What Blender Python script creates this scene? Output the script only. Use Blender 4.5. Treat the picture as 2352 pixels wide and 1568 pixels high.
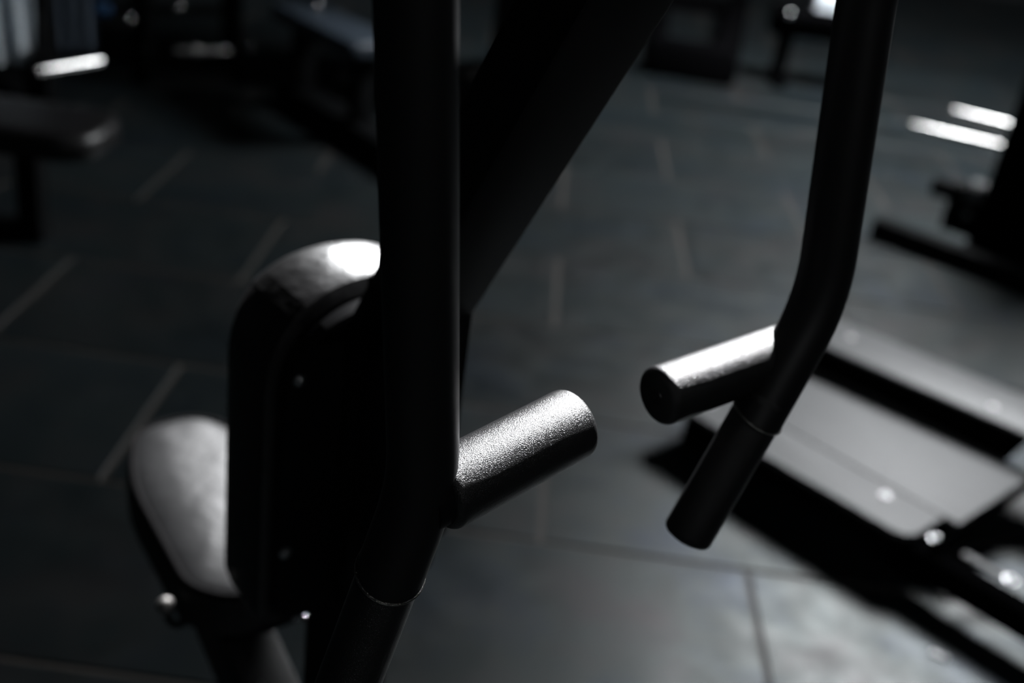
import bpy, bmesh, math, random
from mathutils import Vector, Matrix, Quaternion

random.seed(4)
scene = bpy.context.scene
for o in list(bpy.data.objects):
    bpy.data.objects.remove(o, do_unlink=True)
COL = scene.collection

# ------------------------------------------------------------------ camera
FPX, CX, CY, CAMH = 2613.0, 1176.0, 784.0, 1.45
ROLL = math.atan(0.14)
PITCH = math.atan((784 + 519) * math.cos(ROLL) / FPX)
FW = Vector((0, math.cos(PITCH), -math.sin(PITCH)))
UPV = Vector((0, math.sin(PITCH), math.cos(PITCH)))
RT = Vector((1, 0, 0))
IX = RT * math.cos(ROLL) + UPV * math.sin(ROLL)
IY = RT * math.sin(ROLL) - UPV * math.cos(ROLL)
CAM = Vector((0, 0, CAMH))
cam_data = bpy.data.cameras.new('camera')
cam = bpy.data.objects.new('camera', cam_data)
COL.objects.link(cam)
m3 = Matrix((IX, -IY, -FW)).transposed()
cam.matrix_world = Matrix.Translation(CAM) @ m3.to_4x4()
cam_data.sensor_width = 36.0
cam_data.lens = FPX / 2352 * 36
cam_data.clip_start = 0.02
cam_data.dof.use_dof = True
cam_data.dof.focus_distance = 0.755
cam_data.dof.aperture_fstop = 3.0
scene.camera = cam

# ------------------------------------------------------------------ world, exposure
world = bpy.data.worlds.new('world')
scene.world = world
world.use_nodes = True
world.node_tree.nodes['Background'].inputs[0].default_value = (0.6, 0.8, 1.0, 1)
world.node_tree.nodes['Background'].inputs[1].default_value = 0.0
vs = scene.view_settings
vs.view_transform = 'Standard'
vs.look = 'None'
vs.exposure = 0.0
vs.gamma = 1.0
vs.use_curve_mapping = False

# ceiling panel of the room and an added fill panel: (x, y, length, width, strength)
ROOM_X0, ROOM_X1, ROOM_Y0, ROOM_Y1, ROOM_H = -4.6, 5.2, -3.0, 12.6, 3.3
LAMPS = [
    (2.45, 5.5, 1.8, 1.4, 42.0),
    (1.20, -1.7, 1.2, 0.6, 5.0),  # unseen fill behind the camera, added for the sheen on the near tube
]
# track spotlights: position, target, watts, cone angle
SPOTS = [
    (Vector((-0.60, 5.15, 3.05)), Vector((-0.30, 1.20, 0.62)), 2300.0, 13.0, 'aimed at the row machine seat'),
    (Vector((0.88, 2.95, 3.05)), Vector((0.06, 0.80, 1.05)), 3000.0, 15.0, 'aimed at the row machine hand grips'),
]

# ------------------------------------------------------------------ placement helpers
def ray(x, y):
    return FW + (IX * (x - CX) + IY * (y - CY)) / FPX
def gr(x, y, z=0.0):
    r = ray(x, y)
    return CAM + r * ((z - CAMH) / r.z)
def at(x, y, d):
    return CAM + ray(x, y) * d
# frame of the row machine: a = sideways, t = towards the handles, z = up
MU = Vector((0.76622, 0.64257, 0))
MFW = Vector((0.64257, -0.76622, 0))
MO = Vector((0.09493, 0.75389, 0))
def MF(a, t, z):
    return MO + MU * a + MFW * t + Vector((0, 0, z))
ZV = Vector((0, 0, 1))

# ------------------------------------------------------------------ materials
def new_mat(name):
    m = bpy.data.materials.new(name)
    m.use_nodes = True
    return m, m.node_tree, m.node_tree.nodes['Principled BSDF']
def N(nt, kind, **kw):
    n = nt.nodes.new(kind)
    for k, v in kw.items():
        if k in n.inputs: n.inputs[k].default_value = v
        else: setattr(n, k, v)
    return n
def simple(name, col, rough, metal=0.0, bump=0.0, bscale=300.0, bdist=0.0005, spec=0.5, vary=0.0, detail=3.0, coord='Object', rvary=0.0):
    m, nt, b = new_mat(name)
    b.inputs['Base Color'].default_value = (*col, 1)
    b.inputs['Roughness'].default_value = rough
    b.inputs['Metallic'].default_value = metal
    b.inputs['Specular IOR Level'].default_value = spec
    tc = N(nt, 'ShaderNodeTexCoord')
    if bump > 0:
        no = N(nt, 'ShaderNodeTexNoise', Scale=bscale, Detail=detail)
        nt.links.new(tc.outputs[coord], no.inputs['Vector'])
        bp = N(nt, 'ShaderNodeBump', Strength=bump, Distance=bdist)
        nt.links.new(no.outputs[0], bp.inputs['Height'])
        nt.links.new(bp.outputs[0], b.inputs['Normal'])
    if vary > 0:
        n2 = N(nt, 'ShaderNodeTexNoise', Scale=9.0, Detail=4.0)
        nt.links.new(tc.outputs[coord], n2.inputs['Vector'])
        mx = N(nt, 'ShaderNodeMix', data_type='RGBA')
        mx.inputs[6].default_value = (*[c * (1 - vary) for c in col], 1)
        mx.inputs[7].default_value = (*[c * (1 + vary) for c in col], 1)
        nt.links.new(n2.outputs[0], mx.inputs[0])
        nt.links.new(mx.outputs[2], b.inputs['Base Color'])
    if rvary > 0:
        n3 = N(nt, 'ShaderNodeTexNoise', Scale=14.0, Detail=4.0)
        nt.links.new(tc.outputs[coord], n3.inputs['Vector'])
        mr = N(nt, 'ShaderNodeMapRange')
        mr.inputs[3].default_value = rough - rvary
        mr.inputs[4].default_value = rough + rvary
        nt.links.new(n3.outputs[0], mr.inputs[0])
        nt.links.new(mr.outputs[0], b.inputs['Roughness'])
    return m
M = {}
M['powder'] = simple('black_powder_coat', (0.006, 0.0062, 0.007), 0.55, bump=0.25, bscale=900, bdist=0.0002, spec=0.12)
M['armcoat'] = simple('satin_black_coat', (0.007, 0.0073, 0.008), 0.5, bump=0.25, bscale=900, bdist=0.0002, spec=0.5)
M['powder_far'] = simple('black_frame_paint', (0.004, 0.0045, 0.005), 0.55, spec=0.12)
M['grip'] = simple('grip_rubber', (0.012, 0.012, 0.0125), 0.31, bump=0.9, bscale=1500, bdist=0.0006, spec=0.6, detail=2.0)
M['capr'] = simple('grip_cap_plastic', (0.01, 0.01, 0.01), 0.4, bump=0.3, bscale=900, bdist=0.0003)
M['vinyl'] = simple('black_vinyl', (0.012, 0.0115, 0.012), 0.38, bump=0.8, bscale=28, bdist=0.004, spec=0.6, detail=5.0, rvary=0.08)
M['seatvinyl'] = simple('seat_vinyl', (0.02, 0.02, 0.021), 0.46, bump=0.6, bscale=16, bdist=0.005, spec=0.27, detail=4.0, rvary=0.06)
M['piping'] = simple('vinyl_piping', (0.006, 0.0055, 0.006), 0.8, spec=0.05)
M['board'] = simple('backing_board', (0.005, 0.005, 0.0055), 0.4, spec=0.15)
M['steel'] = simple('bright_steel', (0.75, 0.76, 0.77), 0.18, metal=1.0)
M['bolt'] = simple('zinc_bolt', (0.7, 0.71, 0.72), 0.28, metal=1.0)
M['edge'] = simple('bare_tube_edge', (0.4, 0.39, 0.37), 0.25, metal=1.0, bump=0.8, bscale=1200, bdist=0.0006)
M['chrome'] = simple('chrome', (0.85, 0.85, 0.83), 0.27, metal=1.0)
M['plate'] = simple('grey_painted_plate', (0.13, 0.134, 0.138), 0.5, vary=0.12, spec=0.5)
M['padblue'] = simple('slate_blue_vinyl', (0.05, 0.065, 0.085), 0.4, spec=0.5, bump=0.2, bscale=30, bdist=0.003)
M['towel'] = simple('pale_towel', (0.86, 0.93, 0.98), 0.9, bump=0.6, bscale=160, bdist=0.002)
M['towelb'] = simple('slate_towel', (0.1, 0.13, 0.17), 0.9, bump=0.6, bscale=160, bdist=0.002)
M['joint'] = simple('brown_grey_joint', (0.056, 0.049, 0.043), 0.6, vary=0.3)
M['matte'] = simple('matte_black_rubber', (0.003, 0.003, 0.0034), 1.0, spec=0.0)
M['dull'] = simple('dull_grey_metal', (0.25, 0.24, 0.23), 0.5, metal=0.8)
M['wall'] = simple('dark_wall_paint', (0.02, 0.022, 0.024), 0.8, vary=0.1)
M['ceil'] = simple('black_ceiling_paint', (0.02, 0.021, 0.023), 0.9, vary=0.1)
M['housing'] = simple('lamp_housing', (0.2, 0.2, 0.2), 0.5)
M['scrap'] = simple('pale_plastic', (0.6, 0.62, 0.65), 0.35, vary=0.2, spec=0.9)
M['blue'] = simple('blue_rubber', (0.01, 0.06, 0.16), 0.5)

def floor_mat():
    m, nt, b = new_mat('black_rubber_tile')
    geo = N(nt, 'ShaderNodeNewGeometry')
    oi = N(nt, 'ShaderNodeObjectInfo')
    n1 = N(nt, 'ShaderNodeTexNoise', Scale=2.2, Detail=5.0, Roughness=0.6)
    n2 = N(nt, 'ShaderNodeTexNoise', Scale=9.0, Detail=6.0, Roughness=0.65)
    for n in (n1, n2): nt.links.new(geo.outputs['Position'], n.inputs['Vector'])
    cr = N(nt, 'ShaderNodeValToRGB')
    cr.color_ramp.elements[0].position = 0.3
    cr.color_ramp.elements[0].color = (0.007, 0.011, 0.014, 1)
    cr.color_ramp.elements[1].position = 0.7
    cr.color_ramp.elements[1].color = (0.017, 0.0165, 0.017, 1)
    e = cr.color_ramp.elements.new(0.5); e.color = (0.010, 0.014, 0.015, 1)
    nt.links.new(n1.outputs[0], cr.inputs[0])
    br = N(nt, 'ShaderNodeMapRange'); br.inputs[3].default_value = 0.8; br.inputs[4].default_value = 1.2
    nt.links.new(oi.outputs['Random'], br.inputs[0])
    vm = N(nt, 'ShaderNodeVectorMath', operation='SCALE')
    nt.links.new(cr.outputs[0], vm.inputs[0]); nt.links.new(br.outputs[0], vm.inputs['Scale'])
    nt.links.new(vm.outputs[0], b.inputs['Base Color'])
    rr = N(nt, 'ShaderNodeMapRange'); rr.inputs[1].default_value = 0.3; rr.inputs[2].default_value = 0.7
    rr.inputs[3].default_value = 0.36; rr.inputs[4].default_value = 0.50
    nt.links.new(n2.outputs[0], rr.inputs[0])
    nt.links.new(rr.outputs[0], b.inputs['Roughness'])
    b.inputs['Specular IOR Level'].default_value = 0.5
    n3 = N(nt, 'ShaderNodeTexNoise', Scale=3.1, Detail=4.0, Roughness=0.6)
    nt.links.new(geo.outputs['Position'], n3.inputs['Vector'])
    c3 = N(nt, 'ShaderNodeValToRGB')
    c3.color_ramp.elements[0].position = 0.32; c3.color_ramp.elements[0].color = (0.68, 0.80, 1.0, 1)
    c3.color_ramp.elements[1].position = 0.68; c3.color_ramp.elements[1].color = (1.0, 0.92, 0.93, 1)
    e3 = c3.color_ramp.elements.new(0.5); e3.color = (0.90, 0.99, 0.97, 1)
    nt.links.new(n3.outputs[0], c3.inputs[0]); nt.links.new(c3.outputs[0], b.inputs['Specular Tint'])
    bp = N(nt, 'ShaderNodeBump', Strength=0.15, Distance=0.003)
    nt.links.new(n2.outputs[0], bp.inputs['Height']); nt.links.new(bp.outputs[0], b.inputs['Normal'])
    return m
M['tile'] = floor_mat()

def emit_mat(name, col, s):
    m, nt, b = new_mat(name)
    b.inputs['Base Color'].default_value = (0.8, 0.8, 0.8, 1)
    b.inputs['Emission Color'].default_value = (*col, 1)
    b.inputs['Emission Strength'].default_value = s
    return m

# ------------------------------------------------------------------ mesh helpers
def link(name, me, mat, parent=None, loc=None):
    o = bpy.data.objects.new(name, me)
    COL.objects.link(o)
    if mat and not me.materials: me.materials.append(M[mat] if isinstance(mat, str) else mat)
    if parent: o.parent = parent
    if loc is not None: o.location = loc
    return o
def tag(o, label, cat, group=None):
    o['label'] = label; o['category'] = cat
    if group: o['group'] = group
    return o
def thing(name, label, cat, loc, group=None):
    o = bpy.data.objects.new(name, None)
    COL.objects.link(o)
    o.location = loc; o.empty_display_size = 0.1
    return tag(o, label, cat, group)
def rootloc(o):
    while o.parent: o = o.parent
    return Vector(o.location)
def finish(name, bm, mat, parent, smooth=True, kind=None):
    """bm in world coordinates -> mesh object under parent (root empties are unrotated)"""
    off = rootloc(parent) if parent else None
    if off is None:
        c = sum((v.co for v in bm.verts), Vector()) / len(bm.verts)
        off = Vector((c.x, c.y, min(v.co.z for v in bm.verts)))
    for v in bm.verts: v.co -= off
    bmesh.ops.recalc_face_normals(bm, faces=bm.faces)
    me = bpy.data.meshes.new(name)
    bm.to_mesh(me); bm.free()
    if smooth:
        for p in me.polygons: p.use_smooth = True
        me.set_sharp_from_angle(angle=math.radians(40))
    o = link(name, me, mat, parent)
    if not parent: o.location = off
    if kind: o['kind'] = kind
    return o
def add_box(bm, c, ax, ay, az, sx, sy, sz, bev=0.0, seg=2):
    """c centre; ax, ay, az unit axes; full sizes"""
    r = bmesh.ops.create_cube(bm, size=1.0)
    for v in r['verts']:
        l = v.co.copy()
        v.co = c + ax * (l.x * sx) + ay * (l.y * sy) + az * (l.z * sz)
    if bev > 0:
        vs_ = set(r['verts'])
        es = [e for e in bm.edges if e.verts[0] in vs_ and e.verts[1] in vs_]
        bmesh.ops.bevel(bm, geom=es, offset=bev, segments=seg, affect='EDGES', profile=0.5)
def box(name, mat, parent, c, ax, ay, sx, sy, sz, bev=0.004, az=None, kind=None):
    bm = bmesh.new()
    az = az or ax.cross(ay).normalized()
    add_box(bm, c, ax, ay, az, sx, sy, sz, bev)
    return finish(name, bm, mat, parent, kind=kind)
def beam(name, mat, parent, p0, p1, side, w, h, bev=0.005):
    """box section bar from p0 to p1; w along side, h across"""
    ax = (p1 - p0).normalized()
    ay = (side - ax * side.dot(ax)).normalized()
    return box(name, mat, parent, (p0 + p1) / 2, ax, ay, (p1 - p0).length, w, h, bev)
def fillet(pts, rad, n=8):
    out = [pts[0]]
    for i in range(1, len(pts) - 1):
        a, b, c = pts[i - 1], pts[i], pts[i + 1]
        d1 = (a - b).normalized(); d2 = (c - b).normalized()
        r = min(rad, (a - b).length * 0.48, (c - b).length * 0.48)
        p, q = b + d1 * r, b + d2 * r
        for k in range(n + 1):
            s = k / n
            out.append(p * (1 - s) ** 2 + b * 2 * s * (1 - s) + q * s * s)
    out.append(pts[-1])
    return out
def sweep(bm, pts, radius, seg=24, cap=True):
    """radius: number or list"""
    n = len(pts)
    rad = radius if isinstance(radius, (list, tuple)) else [radius] * n
    tang = []
    for i in range(n):
        a = pts[max(i - 1, 0)]; b = pts[min(i + 1, n - 1)]
        tang.append((b - a).normalized())
    ref = Vector((0, 0, 1)) if abs(tang[0].z) < 0.9 else Vector((1, 0, 0))
    x = tang[0].cross(ref).normalized()
    rings = []
    for i in range(n):
        if i > 0:
            q = tang[i - 1].rotation_difference(tang[i]); x = (q @ x).normalized()
        y = tang[i].cross(x)
        rings.append([bm.verts.new(pts[i] + (x * math.cos(k / seg * math.tau) + y * math.sin(k / seg * math.tau)) * rad[i]) for k in range(seg)])
    for i in range(n - 1):
        for k in range(seg):
            bm.faces.new((rings[i][k], rings[i][(k + 1) % seg], rings[i + 1][(k + 1) % seg], rings[i + 1][k]))
    if cap:
        bm.faces.new(list(reversed(rings[0]))); bm.faces.new(rings[-1])
def tube(name, mat, parent, pts, radius, rad=0.05, seg=24):
    bm = bmesh.new()
    sweep(bm, fillet(pts, rad) if len(pts) > 2 else pts, radius, seg)
    return finish(name, bm, mat, parent)
def lathe(name, mat, parent, p0, axis, prof, seg=32):
    """prof: list of (distance along axis, radius)"""
    axis = axis.normalized()
    bm = bmesh.new()
    x = axis.orthogonal().normalized(); y = axis.cross(x)
    rings = []
    for s, r in prof:
        r = max(r, 1e-5)
        rings.append([bm.verts.new(p0 + axis * s + (x * math.cos(k / seg * math.tau) + y * math.sin(k / seg * math.tau)) * r) for k in range(seg)])
    for i in range(len(rings) - 1):
        for k in range(seg):
            bm.faces.new((rings[i][k], rings[i][(k + 1) % seg], rings[i + 1][(k + 1) % seg], rings[i + 1][k]))
    bm.faces.new(list(reversed(rings[0]))); bm.faces.new(rings[-1])
    return finish(name, bm, mat, parent)
def round_bar(L, r, e=0.006, s0=0.0):
    """profile of a bar with rounded ends"""
    p = []
    for k in range(6):
        a = k / 5 * math.pi / 2
        p.append((s0 + e - e * math.cos(a), r - e + e * math.sin(a)))
    p += [(s0 + L * f, r) for f in (0.25, 0.5, 0.75)]
    for k in range(6):
        a = k / 5 * math.pi / 2
        p.append((s0 + L - e + e * math.sin(a), r - e + e * math.cos(a)))
    return p
def outline(pts, radii, n=8):
    """rounded polygon in 2D"""
    out = []
    m = len(pts)
    for i in range(m):
        a, b, c = Vector(pts[i - 1]), Vector(pts[i]), Vector(pts[(i + 1) % m])
        r = radii[i] if isinstance(radii, (list, tuple)) else radii
        d1 = (a - b).normalized(); d2 = (c - b).normalized()
        p, q = b + d1 * r, b + d2 * r
        for k in range(n + 1):
            s = k / n
            out.append(p * (1 - s) ** 2 + b * 2 * s * (1 - s) + q * s * s)
    return out
def pad(name, mat, parent, o, ax, ay, az, out2, rings):
    """outline in (ax, ay), stacked rings (inset, height along az); last ring and first ring are capped"""
    n = len(out2)
    c = Vector(((min(p[0] for p in out2) + max(p[0] for p in out2)) / 2, (min(p[1] for p in out2) + max(p[1] for p in out2)) / 2))
    nor = []
    for i in range(n):
        t = (Vector(out2[(i + 1) % n]) - Vector(out2[i - 1])).normalized()
        w = Vector((t.y, -t.x))
        if w.dot(Vector(out2[i]) - c) < 0: w = -w
        nor.append(w)
    bm = bmesh.new()
    rr = []
    for ins, h in rings:
        ring = []
        for i in range(n):
            if ins < 0.03: p = Vector(out2[i]) - nor[i] * ins
            else:
                p0 = Vector(out2[i]) - nor[i] * 0.03
                p = p0 + (c - p0) * min((ins - 0.03), 0.98)
            ring.append(bm.verts.new(o + ax * p.x + ay * p.y + az * h))
        rr.append(ring)
    for i in range(len(rr) - 1):
        for k in range(n):
            bm.faces.new((rr[i][k], rr[i][(k + 1) % n], rr[i + 1][(k + 1) % n], rr[i + 1][k]))
    bm.faces.new(list(reversed(rr[0]))); bm.faces.new(rr[-1])
    return finish(name, bm, mat, parent)
_bolts = {}
def bolt_mesh(r, mat):
    key = (round(r, 4), mat)
    if key in _bolts: return _bolts[key]
    bm = bmesh.new()
    prof = [(0.0, r * 1.45), (r * 0.22, r * 1.45), (r * 0.25, r), (r * 0.6, r * 0.97), (r * 0.85, r * 0.75), (r * 0.98, r * 0.4), (r * 1.0, 0.0005)]
    rings = [[bm.verts.new((math.cos(k / 16 * math.tau) * q, math.sin(k / 16 * math.tau) * q, s)) for k in range(16)] for s, q in prof]
    for i in range(len(rings) - 1):
        for k in range(16):
            bm.faces.new((rings[i][k], rings[i][(k + 1) % 16], rings[i + 1][(k + 1) % 16], rings[i + 1][k]))
    bm.faces.new(list(reversed(rings[0]))); bm.faces.new(rings[-1])
    bmesh.ops.recalc_face_normals(bm, faces=bm.faces)
    me = bpy.data.meshes.new('bolt'); bm.to_mesh(me); bm.free()
    for p in me.polygons: p.use_smooth = True
    me.set_sharp_from_angle(angle=math.radians(50))
    me.materials.append(M[mat])
    _bolts[key] = me
    return me
def bolt(parent, p, nrm, r=0.008, mat='bolt', name='bolt'):
    o = bpy.data.objects.new(name, bolt_mesh(r, mat))
    COL.objects.link(o)
    o.parent = parent
    o.location = p - rootloc(parent)
    o.rotation_mode = 'QUATERNION'
    o.rotation_quaternion = Vector((0, 0, 1)).rotation_difference(nrm.normalized())
    return o

# ------------------------------------------------------------------ the room
X, Y = Vector((1, 0, 0)), Vector((0, 1, 0))
rx, ry = (ROOM_X0 + ROOM_X1) / 2, (ROOM_Y0 + ROOM_Y1) / 2
rw, rd = ROOM_X1 - ROOM_X0, ROOM_Y1 - ROOM_Y0
floor = box('floor', 'joint', None, Vector((rx, ry, -0.0535)), X, Y, rw, rd, 0.1, 0)
floor['kind'] = 'structure'
# rubber tiles laid in running bond; the brown joint bed shows between them
JT, TW, TD = 0.013, 0.95, 0.5425
tile_meshes = {}
def tile_mesh(w, d):
    key = (round(w, 3), round(d, 3))
    if key not in tile_meshes:
        bm = bmesh.new()
        add_box(bm, Vector((0, 0, 0)), X, Y, ZV, w, d, 0.010, 0.0015, 1)
        me = bpy.data.meshes.new('tile'); bm.to_mesh(me); bm.free()
        me.materials.append(M['tile'])
        tile_meshes[key] = me
    return tile_meshes[key]
k0 = math.floor((-1.0 - 1.455) / TD)
for k in range(k0, 40):
    y0 = 1.455 + TD * k
    if y0 >= ROOM_Y1 - 0.02: break
    y1 = min(y0 + TD, ROOM_Y1)
    xs = (0.565 if k % 2 == 0 else -0.83) - 8 * TW
    while xs < ROOM_X1 - 0.03:
        a, b = max(xs, ROOM_X0), min(xs + TW, ROOM_X1)
        if b - a > 0.05:
            t = link('tile', tile_mesh(b - a - JT, y1 - y0 - JT), None, floor)
            t.location = Vector(((a + b) / 2, (y0 + y1) / 2, -0.005)) - floor.location
        xs += TW
def struct(name, mat, c, sx, sy, sz):
    o = box(name, mat, None, c, X, Y, sx, sy, sz, 0); o['kind'] = 'structure'; return o
struct('wall_back', 'wall', Vector((rx, ROOM_Y1 + 0.05, ROOM_H / 2)), rw + 0.2, 0.1, ROOM_H)
struct('wall_front', 'wall', Vector((rx, ROOM_Y0 - 0.05, ROOM_H / 2)), rw + 0.2, 0.1, ROOM_H)
struct('wall_left', 'wall', Vector((ROOM_X0 - 0.05, ry, ROOM_H / 2)), 0.1, rd, ROOM_H)
struct('wall_right', 'wall', Vector((ROOM_X1 + 0.05, ry, ROOM_H / 2)), 0.1, rd, ROOM_H)
struct('ceiling', 'ceil', Vector((rx, ry, ROOM_H + 0.05)), rw + 0.2, rd + 0.2, 0.1)

lamp_words = ['above the grey step machine', 'added as unseen fill behind the viewer']
for (lx, ly, ll, lw, ls), wd in zip(LAMPS, lamp_words):
    L = thing('light_panel', 'rectangular ceiling light panel ' + wd, 'lamp', Vector((lx, ly, ROOM_H)), 'ceiling light panels')
    bm = bmesh.new()
    for s in (-1, 1):
        add_box(bm, Vector((lx, ly + s * (lw / 2 + 0.015), ROOM_H - 0.03)), X, Y, ZV, ll + 0.06, 0.03, 0.06, 0.002)
        add_box(bm, Vector((lx + s * (ll / 2 + 0.015), ly, ROOM_H - 0.03)), X, Y, ZV, 0.03, lw, 0.06, 0.002)
    finish('housing', bm, 'housing', L, smooth=False)
    box('diffuser', emit_mat('lamp_diffuser', (0.95, 0.975, 1.0), ls), L, Vector((lx, ly, ROOM_H - 0.028)), X, Y, ll, lw, 0.02, 0)

for sp_p, sp_t, sp_w, sp_c, sp_txt in SPOTS:
    sl = thing('track_spotlight', 'black cylindrical ceiling spotlight ' + sp_txt, 'lamp', Vector((sp_p.x, sp_p.y, ROOM_H)), 'ceiling spotlights')
    sdir = (sp_t - sp_p).normalized()
    tube('stem', 'powder_far', sl, [Vector((sp_p.x, sp_p.y, ROOM_H)), sp_p - sdir * 0.06], 0.012, seg=12)
    lathe('spot_housing', 'powder_far', sl, sp_p - sdir * 0.16, sdir, [(0, 0.02), (0.0, 0.06), (0.13, 0.065), (0.13, 0.06), (0.06, 0.055), (0.06, 0.001)], 24)
    sp = bpy.data.lights.new('spot_bulb', 'SPOT')
    sp.energy = sp_w; sp.spot_size = math.radians(sp_c); sp.spot_blend = 0.5; sp.shadow_soft_size = 0.06
    sp.color = (0.97, 0.98, 1.0)
    so_ = bpy.data.objects.new('spot_bulb', sp); COL.objects.link(so_); so_.parent = sl
    so_.location = sp_p - Vector(sl.location)
    so_.rotation_mode = 'QUATERNION'; so_.rotation_quaternion = Vector((0, 0, -1)).rotation_difference(sdir)

# ------------------------------------------------------------------ row machine in front
rm = thing('seated_row_machine', 'black seated row machine with rubber hand grips, chest pad and seat, closest to the viewer', 'gym machine', MF(0, -0.33, 0))
# diagonal main beam rising over the chest pad post
AX = (MFW * math.cos(1.0537) + ZV * math.sin(1.0537))
BN = (MFW * math.sin(1.0537) - ZV * math.cos(1.0537))
p0 = MF(0, -0.2892, 1.0)
bmn = beam('main_beam', 'powder', rm, p0 - AX * 0.09, p0 + AX * 1.35, MU, 0.0848, 0.0632, 0.006)
# upright that carries the chest pad
beam('upright_post', 'powder', rm, MF(0, -0.290, 0.73), MF(0, -0.290, 1.02), MU, 0.0848, 0.0632, 0.006)
beam('lower_column', 'powder', rm, MF(0, -0.375, 0.0), MF(0, -0.375, 0.60), MU, 0.07, 0.08, 0.006)
box('column_bracket', 'powder', rm, MF(0, -0.345, 0.68), MU, ZV, 0.06, 0.20, 0.05, 0.004)
# feet
beam('base_rail', 'powder', rm, MF(0, -0.74, 0.04), MF(0, 0.62, 0.04), MU, 0.08, 0.08)
for t, hw in ((-0.70, 0.12), (0.58, 0.36)):
    beam('foot_bar', 'powder', rm, MF(-hw, t, 0.03), MF(hw, t, 0.03), MFW, 0.07, 0.06)
# overhead cross bar with the pivots of the lever arms
top = p0 + AX * 1.30
beam('pivot_bar', 'powder', rm, top - MU * 0.34, top + MU * 0.34, MFW, 0.07, 0.07)

cutdir = Vector((0.1, -0.9, 0.4))
def arm(pts, gpts, lpts, gl_r, tr, fr):
    end, d = pts[-1], (pts[-1] - pts[-2]).normalized()
    wv = cutdir - d * cutdir.dot(d); wv.normalize()
    bm = bmesh.new()
    sweep(bm, fillet(pts, fr), tr, 36)
    bm.verts.ensure_lookup_table()
    last = list(bm.verts)[-36:]
    for v in last: v.co += d * (0.5 * (v.co - end).dot(wv))
    loop = [v.co.copy() for v in last]
    a = finish('lever_arm', bm, 'armcoat', rm)
    # bare cut edge of the tube
    bm = bmesh.new()
    sweep(bm, loop + [loop[0]], 0.0011, 8, cap=False)
    finish('tube_end_ring', bm, 'edge', a)
    # lower grip
    ld = (lpts[1] - lpts[0])
    lathe('lower_grip', 'grip', a, lpts[0], ld, round_bar(ld.length, gl_r[1], 0.007), 36)
    lathe('grip_cap', 'capr', a, lpts[1] - ld.normalized() * 0.0005, ld, [(0, gl_r[1] * 0.62), (0.0015, gl_r[1] * 0.6), (0.002, 0.001)], 24)
    # side grip with its collar at the tube
    gd = gpts[1] - gpts[0]
    g = lathe('hand_grip', 'grip', a, gpts[0], gd, round_bar(gd.length, gl_r[0], 0.006), 48)
    lathe('grip_cap', 'capr', g, gpts[1] - gd.normalized() * 0.0005, gd, [(0, gl_r[0] * 0.3), (0.0012, gl_r[0] * 0.28), (0.0016, 0.001)], 24)
    lathe('grip_collar', 'powder', a, gpts[0] - gd.normalized() * 0.012, gd, [(0, gl_r[0] * 0.8), (0.016, gl_r[0] * 0.8)], 32)
    return a
TR = 0.0233
# near arm
L = [top - MU * 0.31, MF(-0.226, -0.015, 1.45), at(973, 1112, 0.738), MF(-0.192, -0.016, 0.937)]
L[0] = MF(-0.27, 0.15, 2.02)
Lring = at(897, 1312, 0.752)
L[3] = Lring
gl0 = at(1002, 1137, 0.745); gl1 = at(1322, 968, 0.815)
ld_ = (L[3] - L[2]).normalized()
l0, l1 = Lring - ld_ * 0.02, Lring + ld_ * 0.14
arm(L, (gl0, gl1), (l0, l1), (0.0265, 0.0216), TR, 0.045)
# far arm
Rp = [MF(0.27, 0.15, 2.02), at(2003, -90, 0.838), at(1889, 688, 0.922), at(1740, 950, 0.925)]
R1 = at(1573, 1238, 0.945)
gr0 = at(1830, 797, 0.950); gr1 = at(1507, 912, 0.876)
l0 = Rp[3] - (R1 - Rp[3]).normalized() * 0.02
arm(Rp, (gr0, gr1), (l0, R1), (0.0238, 0.0210), 0.0222, 0.04)

# chest pad: cushion towards the seat, backing board towards the handles
cp = pad('chest_pad', 'vinyl', rm, MF(0, -0.375, 0), MU, ZV, -MFW,
         outline([(-0.115, 0.575), (-0.115, 0.93), (-0.05, 0.988), (0.06, 0.988), (0.115, 0.945), (0.115, 0.575)], [0.03, 0.055, 0.05, 0.05, 0.04, 0.03]),
         [(0.03, 0.0), (0.008, 0.0), (0.002, 0.003), (0, 0.01), (0, 0.075), (0.004, 0.096), (0.012, 0.110), (0.028, 0.117), (0.2, 0.119), (0.6, 0.121)])
bd = pad('backing_board', 'board', cp, MF(0, -0.375, 0), MU, ZV, MFW,
         outline([(-0.103, 0.592), (-0.103, 0.92), (-0.045, 0.968), (0.05, 0.968), (0.103, 0.93), (0.103, 0.592)], [0.025, 0.05, 0.045, 0.045, 0.04, 0.025]),
         [(0, -0.002), (0, 0.014), (0.004, 0.0195), (0.01, 0.0205)])
for a, z in ((-0.088, 0.897), (0.088, 0.897), (-0.096, 0.690), (0.088, 0.690)):
    bolt(bd, MF(a, -0.355, z), MFW, 0.0048, 'bolt', 'screw')
box('pad_bracket', 'powder', rm, MF(0, -0.337, 0.79), MU, ZV, 0.08, 0.30, 0.036, 0.003)

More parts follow.
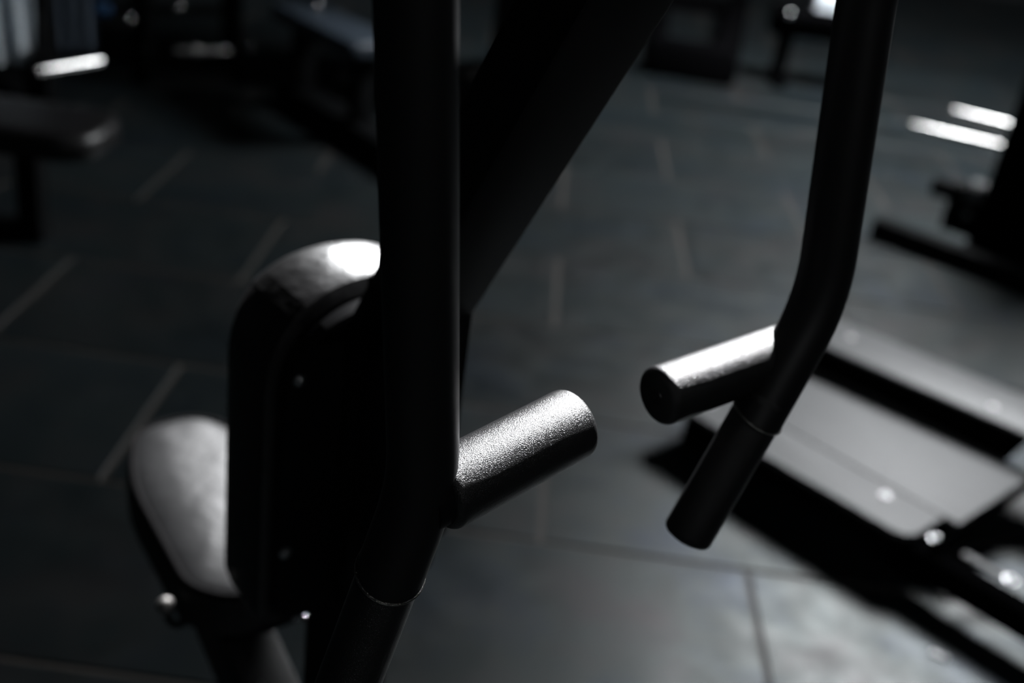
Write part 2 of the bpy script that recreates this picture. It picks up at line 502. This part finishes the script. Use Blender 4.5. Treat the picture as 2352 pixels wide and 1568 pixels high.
# seat
SEAT = [(-0.098, -0.548), (-0.141, -0.60), (-0.121, -0.865), (-0.058, -1.010), (0.058, -1.010), (0.121, -0.865), (0.141, -0.60), (0.098, -0.548)]
SEATR = [0.03, 0.03, 0.075, 0.05, 0.05, 0.075, 0.03, 0.03]
so = outline(SEAT, SEATR)
st = pad('seat_pad', 'seatvinyl', rm, MF(0.03, 0, 0.405), MU, MFW, ZV, so,
         [(0.03, 0.0), (0.006, 0.0), (0, 0.006), (0, 0.04), (0.004, 0.052), (0.012, 0.060), (0.028, 0.066), (0.15, 0.071), (0.5, 0.075)])
bm = bmesh.new()
ring = [MF(p.x + 0.03, p.y, 0.4635) for p in outline([(x * 0.92, (y + 0.78) * 0.957 - 0.78) for x, y in SEAT], [r * 0.92 for r in SEATR])]
sweep(bm, ring + [ring[0]], 0.0055, 10, cap=False)
finish('piping', bm, 'piping', st)
box('seat_plate', 'powder', rm, MF(0.03, -0.74, 0.390), MFW, MU, 0.34, 0.16, 0.03)
beam('seat_support', 'armcoat', rm, MF(0, -0.78, 0.34), MF(0, -0.385, 0.16), MU, 0.075, 0.10)
beam('seat_stem', 'powder', rm, MF(0, -0.72, 0.30), MF(0, -0.72, 0.40), MU, 0.06, 0.07)
bm = bmesh.new()
bmesh.ops.create_uvsphere(bm, u_segments=16, v_segments=10, radius=0.012)
for v in bm.verts: v.co += MF(-0.128, -0.610, 0.442)
finish('lever_knob', bm, 'dull', rm)
tube('lever_rod', 'powder', rm, [MF(-0.05, -0.62, 0.40), MF(-0.120, -0.612, 0.40), MF(-0.128, -0.610, 0.44)], 0.005, 0.02, 10)
bolt(rm, MF(-0.042, -0.50, 0.35), -MU, 0.008)
kb = lathe('adjuster_knob', 'steel', rm, MF(0.0, -0.452, 0.475), -MFW, [(0, 0.005), (0.030, 0.005), (0.032, 0.014), (0.050, 0.015), (0.057, 0.010), (0.058, 0.001)], 24)
tube('adjuster_pin', 'steel', rm, [MF(0, -0.41, 0.475), MF(0, -0.455, 0.475)], 0.006, seg=12)

# ------------------------------------------------------------------ grey step machine on the right
PD = Vector((0.715, -0.700, 0)).normalized()       # along
QD = Vector((0.700, 0.715, 0)).normalized()        # away
HP = 0.125                                          # height of the foot plate
sm = thing('step_platform_machine', 'low black gym machine with wide grey foot plate and bolted grey rail', 'gym machine', gr(2080, 1000, 0))
c0 = gr(2088, 1238, HP)                            # near right corner of the plate
PL = 0.70
def SP(s, q, z):                                    # s along PD from the corner (negative = left), q away
    return Vector((c0.x, c0.y, 0)) + PD * s + QD * q + Vector((0, 0, z))
qd = (gr(2290, 1062, HP) - c0).dot(QD)
qf = (gr(2140, 1168, HP) - c0).dot(QD)
fl = pad('front_flange', 'plate', sm, SP(0, 0, HP - 0.014), PD, QD, ZV,
         outline([(-PL, 0), (0.0, 0), (0.0, qf), (-PL, qf)], [0.05, 0.05, 0.01, 0.004]),
         [(0.0, 0.0), (0.0, 0.010), (0.002, 0.0125), (0.006, 0.013)])
dk = pad('foot_plate', 'plate', sm, SP(0, 0, HP - 0.0135), PD, QD, ZV,
         outline([(-PL, qf + 0.0005), (0.034, qf + 0.0005), (0.034, qd + 0.03), (-PL, qd + 0.03)], [0.004, 0.004, 0.004, 0.004]),
         [(0.0, 0.0), (0.0, 0.012), (0.001, 0.0132), (0.003, 0.0135)])
bolt(fl, gr(2033, 1137, HP), ZV, 0.008)
bolt(fl, SP(-PL + 0.10, qf * 0.5, HP), ZV, 0.008)
beam('plate_edge_bar', 'matte', sm, SP(0.042, 0.03, HP - 0.012), SP(0.042, qd + 0.02, HP - 0.012), ZV, 0.022, 0.012, 0.002)
# far rail
HR = 0.20
ra = gr(1893, 792, HR); rb = gr(2352, 992, HR)
rb = ra + (rb - ra).normalized() * (gr(2720, 1150, HR) - ra).length
rdv = (rb - ra).normalized()
rq = Vector((-rdv.y, rdv.x, 0))
rwid = (gr(1900, 720, HR) - ra).dot(rq)
rl = box('far_rail', 'plate', sm, (ra + rb) / 2 + rq * rwid / 2 - rdv * 0.02 - ZV * 0.006, rdv, rq, (rb - ra).length + 0.26, rwid, 0.012, 0.003)
rc = ra + rdv * (gr(2335, 985, HR) - ra).length
box('far_rail_web', 'matte', sm, (ra + rc) / 2 + rq * (rwid / 2) - rdv * 0.06 - ZV * 0.057, rdv, rq, (rc - ra).length + 0.12, rwid - 0.004, 0.09, 0.003)
for e_ in (ra + rdv * 0.02, rb - rdv * 0.05):
    beam('rail_leg', 'matte', sm, Vector((e_.x, e_.y, 0)) + rq * rwid / 2, Vector((e_.x, e_.y, HR - 0.09)) + rq * rwid / 2, rdv, 0.05, 0.05)
for px, py in ((1953, 777), (2280, 935)):
    bolt(rl, gr(px, py, HR), ZV, 0.008)
# near rail that runs on to the right with a bolted strip
beam('near_rail', 'matte', sm, SP(-0.04, 0.035, 0.075), SP(0.70, 0.035, 0.075), QD, 0.055, 0.06)
b1_, b2_ = gr(2152, 1232, 0.112), gr(2322, 1330, 0.112)
bdir = (b2_ - b1_).normalized()
br = box('bolt_strip', 'plate', sm, (b1_ + b2_) / 2 + bdir * 0.03 - ZV * 0.004, bdir, Vector((-bdir.y, bdir.x, 0)), (b2_ - b1_).length * 0.62, 0.022, 0.008, 0.002)
bolt(sm, b1_ - ZV * 0.007, ZV, 0.010)
bolt(sm, b2_ - ZV * 0.002, ZV, 0.010)
tube('brace_rod', 'matte', sm, [gr(2160, 1283, 0.10), rb - rdv * 0.06 + rq * 0.02 - ZV * 0.05], 0.009, seg=12)
for s_ in (-PL + 0.08, 0.64):
    beam('foot_block', 'matte', sm, SP(s_, 0.06, 0.03), SP(s_, qd + 0.1, 0.03), PD, 0.06, 0.06)
for s_ in (-PL + 0.08, -0.06):
    beam('plate_leg', 'matte', sm, SP(s_, qd * 0.6, 0.0), SP(s_, qd * 0.6, HP - 0.012), PD, 0.05, 0.05)

# ------------------------------------------------------------------ weight horn machine, right rear
wm = thing('plate_storage_machine', 'black machine with two bright chrome weight horns at the right', 'gym machine', gr(2290, 590, 0))
b0, b1 = gr(2008, 520, 0.04), gr(2480, 690, 0.04)
beam('base_rail', 'powder_far', wm, b0, b1, ZV, 0.08, 0.07)
wd_ = (b1 - b0).normalized(); wq = Vector((-wd_.y, wd_.x, 0))
ub = gr(2290, 585, 0.04)
beam('upright', 'matte', wm, ub + wd_ * 0.08 - wq * 0.02, ub + wd_ * 0.08 + ZV * 1.5 + wq * 0.15, wd_, 0.36, 0.10)
beam('rear_upright', 'powder_far', wm, ub + wq * 0.45 + wd_ * 0.12, ub + wq * 0.45 + wd_ * 0.12 + ZV * 1.6, wd_, 0.10, 0.10)
beam('cross_foot', 'powder_far', wm, ub - wq * 0.05, ub + wq * 0.75, ZV, 0.08, 0.08)
beam('link_plate', 'powder_far', wm, ub - wd_ * 0.24 + ZV * 0.12, ub + ZV * 0.12, ZV, 0.18, 0.04)
def pw(px, py, off):                                # point of a pixel ray in the upright plane of this machine
    r = ray(px, py)
    return CAM + r * ((ub + wq * off - CAM).dot(wq) / r.dot(wq))
for (x0_, y0_, x1_, y1_, off) in ((2090, 288, 2262, 328, 0.01), (2186, 256, 2300, 284, 0.06)):
    h1 = pw(x1_, y1_, off); h0 = gr(x0_, y0_, h1.z)
    h1 = h0 + (h1 - h0).normalized() * ((h1 - h0).length + 0.12)
    lathe('weight_horn', 'chrome', wm, h0, h1 - h0, round_bar((h1 - h0).length, 0.0145, 0.004), 20)
h0, h1 = pw(2145, 425, 0.0), pw(2300, 464, 0.0)
hn = lathe('rubber_horn', 'powder_far', wm, h0, h1 - h0, round_bar((h1 - h0).length, 0.040, 0.008), 20)
lathe('horn_collar', 'plate', hn, pw(2228, 439, 0.0), h1 - h0, round_bar(0.07, 0.047, 0.006), 20)
bolt(wm, pw(2310, 583, -0.04), -wq + ZV, 0.012)
bolt(wm, pw(2222, 492, -0.025), -wq + ZV * 0.6, 0.012)

# ------------------------------------------------------------------ bench on the left
bn = thing('exercise_bench', 'black padded bench with a rounded end on a single post at the left', 'bench', gr(80, 545, 0))
pb = gr(80, 545, 0)
beam('post', 'powder_far', bn, pb + ZV * 0.0, pb + ZV * 0.40, X, 0.07, 0.07)
beam('foot_bar', 'powder_far', bn, pb - X * 0.75 + ZV * 0.025, pb + X * 0.04 + ZV * 0.025, Y, 0.08, 0.05)
e1 = gr(212, 318, 0.47)
pc = Vector((e1.x - 0.60, e1.y + 0.13, 0))
pad('bench_pad', 'vinyl', bn, pc + ZV * 0.40, X, Y, ZV,
    outline([(-0.55, -0.16), (0.60, -0.16), (0.60, 0.16), (-0.55, 0.16)], [0.05, 0.13, 0.13, 0.05]),
    [(0.03, 0.0), (0.004, 0.0), (0, 0.006), (0, 0.045), (0.006, 0.058), (0.016, 0.066), (0.03, 0.069), (0.3, 0.071)])

# ------------------------------------------------------------------ machines at the far left
def ball(name, mat, parent, p, r):
    bm = bmesh.new()
    bmesh.ops.create_uvsphere(bm, u_segments=16, v_segments=10, radius=r)
    for v in bm.verts: v.co += p
    return finish(name, bm, mat, parent)
def towel(label, mat, p, ax, w, h, d, amp):
    """cloth folded over a bar: two hanging leaves with soft folds"""
    ay = ZV.cross(ax).normalized()
    bm = bmesh.new()
    nu, nv = 22, 20
    vv = []
    for j in range(nv + 1):
        s = j / nv * 2 - 1
        row = []
        for i in range(nu + 1):
            x = (i / nu - 0.5) * w * (1 - 0.12 * abs(s))
            fold = amp * math.sin(i / nu * 17 + s * 2.0) * (0.25 + abs(s))
            if abs(s) < 0.12:
                an = s / 0.12 * math.pi / 2
                yy, zz = math.sin(an) * d, math.cos(an) * d
            else:
                yy = math.copysign(d, s) + fold
                zz = -(abs(s) - 0.12) / 0.88 * h * (1.0 if s < 0 else 0.8)
            row.append(bm.verts.new(p + ax * x + ay * yy + ZV * zz))
        vv.append(row)
    for j in range(nv):
        for i in range(nu):
            bm.faces.new((vv[j][i], vv[j][i + 1], vv[j + 1][i + 1], vv[j + 1][i]))
    r = bmesh.ops.solidify(bm, geom=bm.faces[:], thickness=0.006)
    o = finish('towel', bm, mat, None)
    return tag(o, label, 'towel')

lm = thing('cable_machine', 'black upright gym machine with a bright chrome horn at the upper left', 'gym machine', gr(100, 290, 0.0))
p = gr(100, 290, 0.0)
beam('upright', 'powder_far', lm, p, p + ZV * 2.0, X, 0.09, 0.09)
beam('rear_upright', 'powder_far', lm, p - MFW * 0.7, p - MFW * 0.7 + ZV * 2.0, X, 0.09, 0.09)
beam('base_rail', 'powder_far', lm, p + ZV * 0.04 + MFW * 0.1, p - MFW * 0.9 + ZV * 0.04, MU, 0.09, 0.08)
tc_ = gr(12, 40, 0.55)
beam('towel_bar', 'powder_far', lm, tc_ + ZV * 0.2 - MU * 0.25, tc_ + ZV * 0.2 + MU * 0.45, ZV, 0.03, 0.03)
beam('bar_bracket', 'powder_far', lm, Vector((p.x, p.y, tc_.z + 0.2)), tc_ + ZV * 0.2 + MU * 0.2, ZV, 0.05, 0.03)
beam('top_bar', 'powder_far', lm, p + ZV * 1.96, p - MFW * 0.7 + ZV * 1.96, MU, 0.09, 0.08)
h0, h1 = gr(118, 158, 0.42), gr(232, 140, 0.42)
lathe('weight_horn', 'chrome', lm, h0 - (h1 - h0) * 0.3, h1 - h0, round_bar((h1 - h0).length * 1.3, 0.014, 0.004), 20)
beam('horn_bracket', 'powder_far', lm, h0 - (h1 - h0) * 0.28, Vector((p.x, p.y, 0.42)), ZV, 0.08, 0.03)
tw = tc_ + ZV * 0.216 - MU * 0.02
towel('pale blue-white towel hanging over a bar at the upper left corner', 'towel', tw, MU, 0.22, 0.36, 0.024, 0.012)
towel('slate grey towel hanging beside the pale towel at the upper left', 'towelb', tw + MU * 0.24, MU, 0.14, 0.32, 0.024, 0.010)

rk = thing('leg_machine', 'dark low machine frame with chrome roller bar and knobs at the upper left', 'gym machine', gr(420, 200, 0))
q0 = gr(330, 190, 0); q1 = gr(530, 185, 0)
beam('base_rail', 'powder_far', rk, q0 + ZV * 0.04, q1 + ZV * 0.04, ZV, 0.08, 0.08)
for q in (q0, q1):
    beam('upright', 'powder_far', rk, q, q + ZV * 0.8, X, 0.08, 0.08)
beam('upper_rail', 'powder_far', rk, q0 + ZV * 0.8, q1 + ZV * 0.8, ZV, 0.08, 0.08)
le = (q1 - q0).normalized(); ln = Vector((-le.y, le.x, 0))
def LP(s_, z, off=0.0): return q0 + le * s_ + ZV * z - ln * off
beam('middle_rail', 'powder_far', rk, LP(-0.24, 0.325), LP(0.45, 0.325), ZV, 0.035, 0.035)
lathe('blue_band', 'blue', rk, LP(-0.20, 0.325), le, round_bar(0.06, 0.032, 0.006), 16)
tube('roller_rod', 'matte', rk, [LP(0.0, 0.155, 0.05), LP(0.47, 0.150, 0.05)], 0.012, seg=12)
for s_ in (0.0, 0.408):
    beam('roller_bracket', 'powder_far', rk, LP(s_, 0.155, 0.0), LP(s_, 0.155, 0.065), ZV, 0.05, 0.03)
lathe('roller_bar', 'chrome', rk, LP(0.125, 0.155, 0.05), le, round_bar(0.25, 0.017, 0.004), 20)
lathe('roller_collar', 'chrome', rk, LP(0.19, 0.155, 0.05), le, round_bar(0.05, 0.030, 0.006), 20)
for s_, z in ((-0.075, 0.30), (0.14, 0.355), (0.475, 0.165)):
    ball('knob', 'steel', rk, LP(s_, z, 0.06), 0.021)
    tube('knob_stem', 'powder_far', rk, [LP(s_, z, 0.06), LP(min(s_, 0.44), 0.325 if z > 0.2 else 0.155, 0.0 if z > 0.2 else 0.05)], 0.007, seg=8)

# incline bench behind the row machine
ib = thing('incline_bench', 'bench with slate blue-grey pad on a black base behind the row machine', 'bench', gr(760, 200, 0))
pc = gr(770, 48, 0.45)
pad('bench_pad', 'padblue', ib, Vector((pc.x, pc.y, 0.39)), MFW, MU, ZV,
    outline([(-0.36, -0.13), (0.36, -0.13), (0.36, 0.13), (-0.36, 0.13)], 0.05),
    [(0.03, 0.0), (0.004, 0.0), (0, 0.006), (0, 0.04), (0.006, 0.052), (0.016, 0.058), (0.03, 0.06), (0.3, 0.061)])
pf = Vector((pc.x, pc.y, 0))
beam('base_rail', 'powder_far', ib, pf - MFW * 0.40 + ZV * 0.05, pf + MFW * 0.75 + ZV * 0.05, MU, 0.14, 0.10)
for s in (-0.26, 0.25):
    beam('leg', 'powder_far', ib, pf + MFW * s, pf + MFW * s + ZV * 0.39, MU, 0.08, 0.08)
g0, g1 = gr(775, 172, 0.10), gr(1125, 148, 0.10)
beam('foot_bar', 'plate', ib, g0, g1, ZV, 0.05, 0.05)
c = gr(727, 8, 0.47); ball('knob', 'steel', ib, c, 0.02)
tube('knob_stem', 'powder_far', ib, [c, c + MU * 0.10 - ZV * 0.05], 0.007, seg=8)

# frame standing at the top centre
lf = thing('squat_stand_base', 'black open rectangular floor frame of a machine at the top centre', 'gym machine', gr(1600, 120, 0))
k = [gr(1505, 165, 0.0), gr(1655, 190, 0.0), gr(1690, 40, 0.0), gr(1520, 15, 0.0)]
for i, (w_, hh) in enumerate(((0.20, 0.20), (0.16, 0.14), (0.16, 0.12), (0.10, 0.10))):
    a_, b_ = k[i], k[(i + 1) % 4]
    e = (b_ - a_).normalized()
    beam('base_tube', 'matte', lf, a_ - e * 0.05 + ZV * hh / 2, b_ + e * 0.05 + ZV * hh / 2, ZV, hh, w_, 0.01)
for i in (2, 3):
    beam('upright', 'matte', lf, k[i], k[i] + ZV * 1.8, X, 0.1, 0.1)

pf = gr(1880, 34, 0.42); pf.z = 0
fb = thing('flat_bench', 'dark flat bench at the top edge under a folded pale towel', 'bench', pf)
pad('bench_pad', 'matte', fb, Vector((pf.x, pf.y, 0.38)), X, Y, ZV,
    outline([(-0.26, -0.15), (0.40, -0.15), (0.40, 0.15), (-0.26, 0.15)], 0.05),
    [(0.03, 0.0), (0.004, 0.0), (0, 0.006), (0, 0.045), (0.006, 0.058), (0.016, 0.066), (0.03, 0.069), (0.3, 0.071)])
for s_ in (-0.16, 0.32):
    beam('leg', 'matte', fb, pf + X * s_, pf + X * s_ + ZV * 0.38, X, 0.08, 0.08)
    beam('foot_bar', 'matte', fb, pf + X * s_ - Y * 0.18 + ZV * 0.03, pf + X * s_ + Y * 0.15 + ZV * 0.03, X, 0.07, 0.06)
beam('side_rail', 'matte', fb, pf - X * 0.26 + ZV * 0.33, pf + X * 0.40 + ZV * 0.33, Y, 0.20, 0.08)
c = pf - X * 0.20 - Y * 0.17 + ZV * 0.43
ball('knob', 'steel', fb, c, 0.02)
tube('knob_stem', 'powder_far', fb, [c, c + Y * 0.08], 0.007, seg=8)
# folded towel on it: a stack of soft folded layers
bm = bmesh.new()
for i in range(4):
    add_box(bm, Vector((pf.x + 0.07, pf.y - 0.01, 0.4645 + 0.022 * i)), X, Y, ZV, 0.24 - 0.004 * i, 0.20 - 0.006 * (i % 2), 0.0215, 0.009, 3)
tag(finish('folded_towel', bm, 'towel', None), 'folded pale towel on the dark flat bench at the top edge', 'towel')

# small pale scrap on the floor
bm = bmesh.new()
sc = gr(2157, 1507, 0.0)
add_box(bm, sc + ZV * 0.003, Vector((0.86, -0.5, 0)), Vector((0.5, 0.86, 0)), ZV, 0.035, 0.016, 0.004, 0.001)
tag(finish('plastic_scrap', bm, 'scrap', None), 'small pale plastic scrap lying on the floor at the lower right', 'scrap')

# tall tower added behind the diagonal beam to shade the left floor
tp = gr(1205, 300, 0)
tw_ = thing('shade_tower', 'tall black weight stack tower added to shade the left floor, half hidden behind the diagonal beam', 'gym machine', tp)
for sx in (-1, 1):
    for sy in (-1, 1):
        beam('upright', 'powder_far', tw_, tp + X * 0.17 * sx + Y * (0.45 + 0.42 * sy), tp + X * 0.17 * sx + Y * (0.45 + 0.42 * sy) + ZV * 2.1, X, 0.06, 0.06)
for sx in (-1, 1):
    box('side_shroud', 'powder_far', tw_, tp + X * 0.17 * sx + Y * 0.45 + ZV * 1.05, Y, ZV, 0.78, 1.9, 0.012, 0.002)
box('top_cap', 'powder_far', tw_, tp + Y * 0.45 + ZV * 2.11, X, Y, 0.42, 0.94, 0.05)
box('base', 'powder_far', tw_, tp + Y * 0.45 + ZV * 0.04, X, Y, 0.40, 0.90, 0.08)
for i in range(12):
    box('weight_plate', 'powder_far', tw_, tp + Y * 0.45 + ZV * (0.115 + 0.052 * i), X, Y, 0.26, 0.6, 0.048, 0.004)
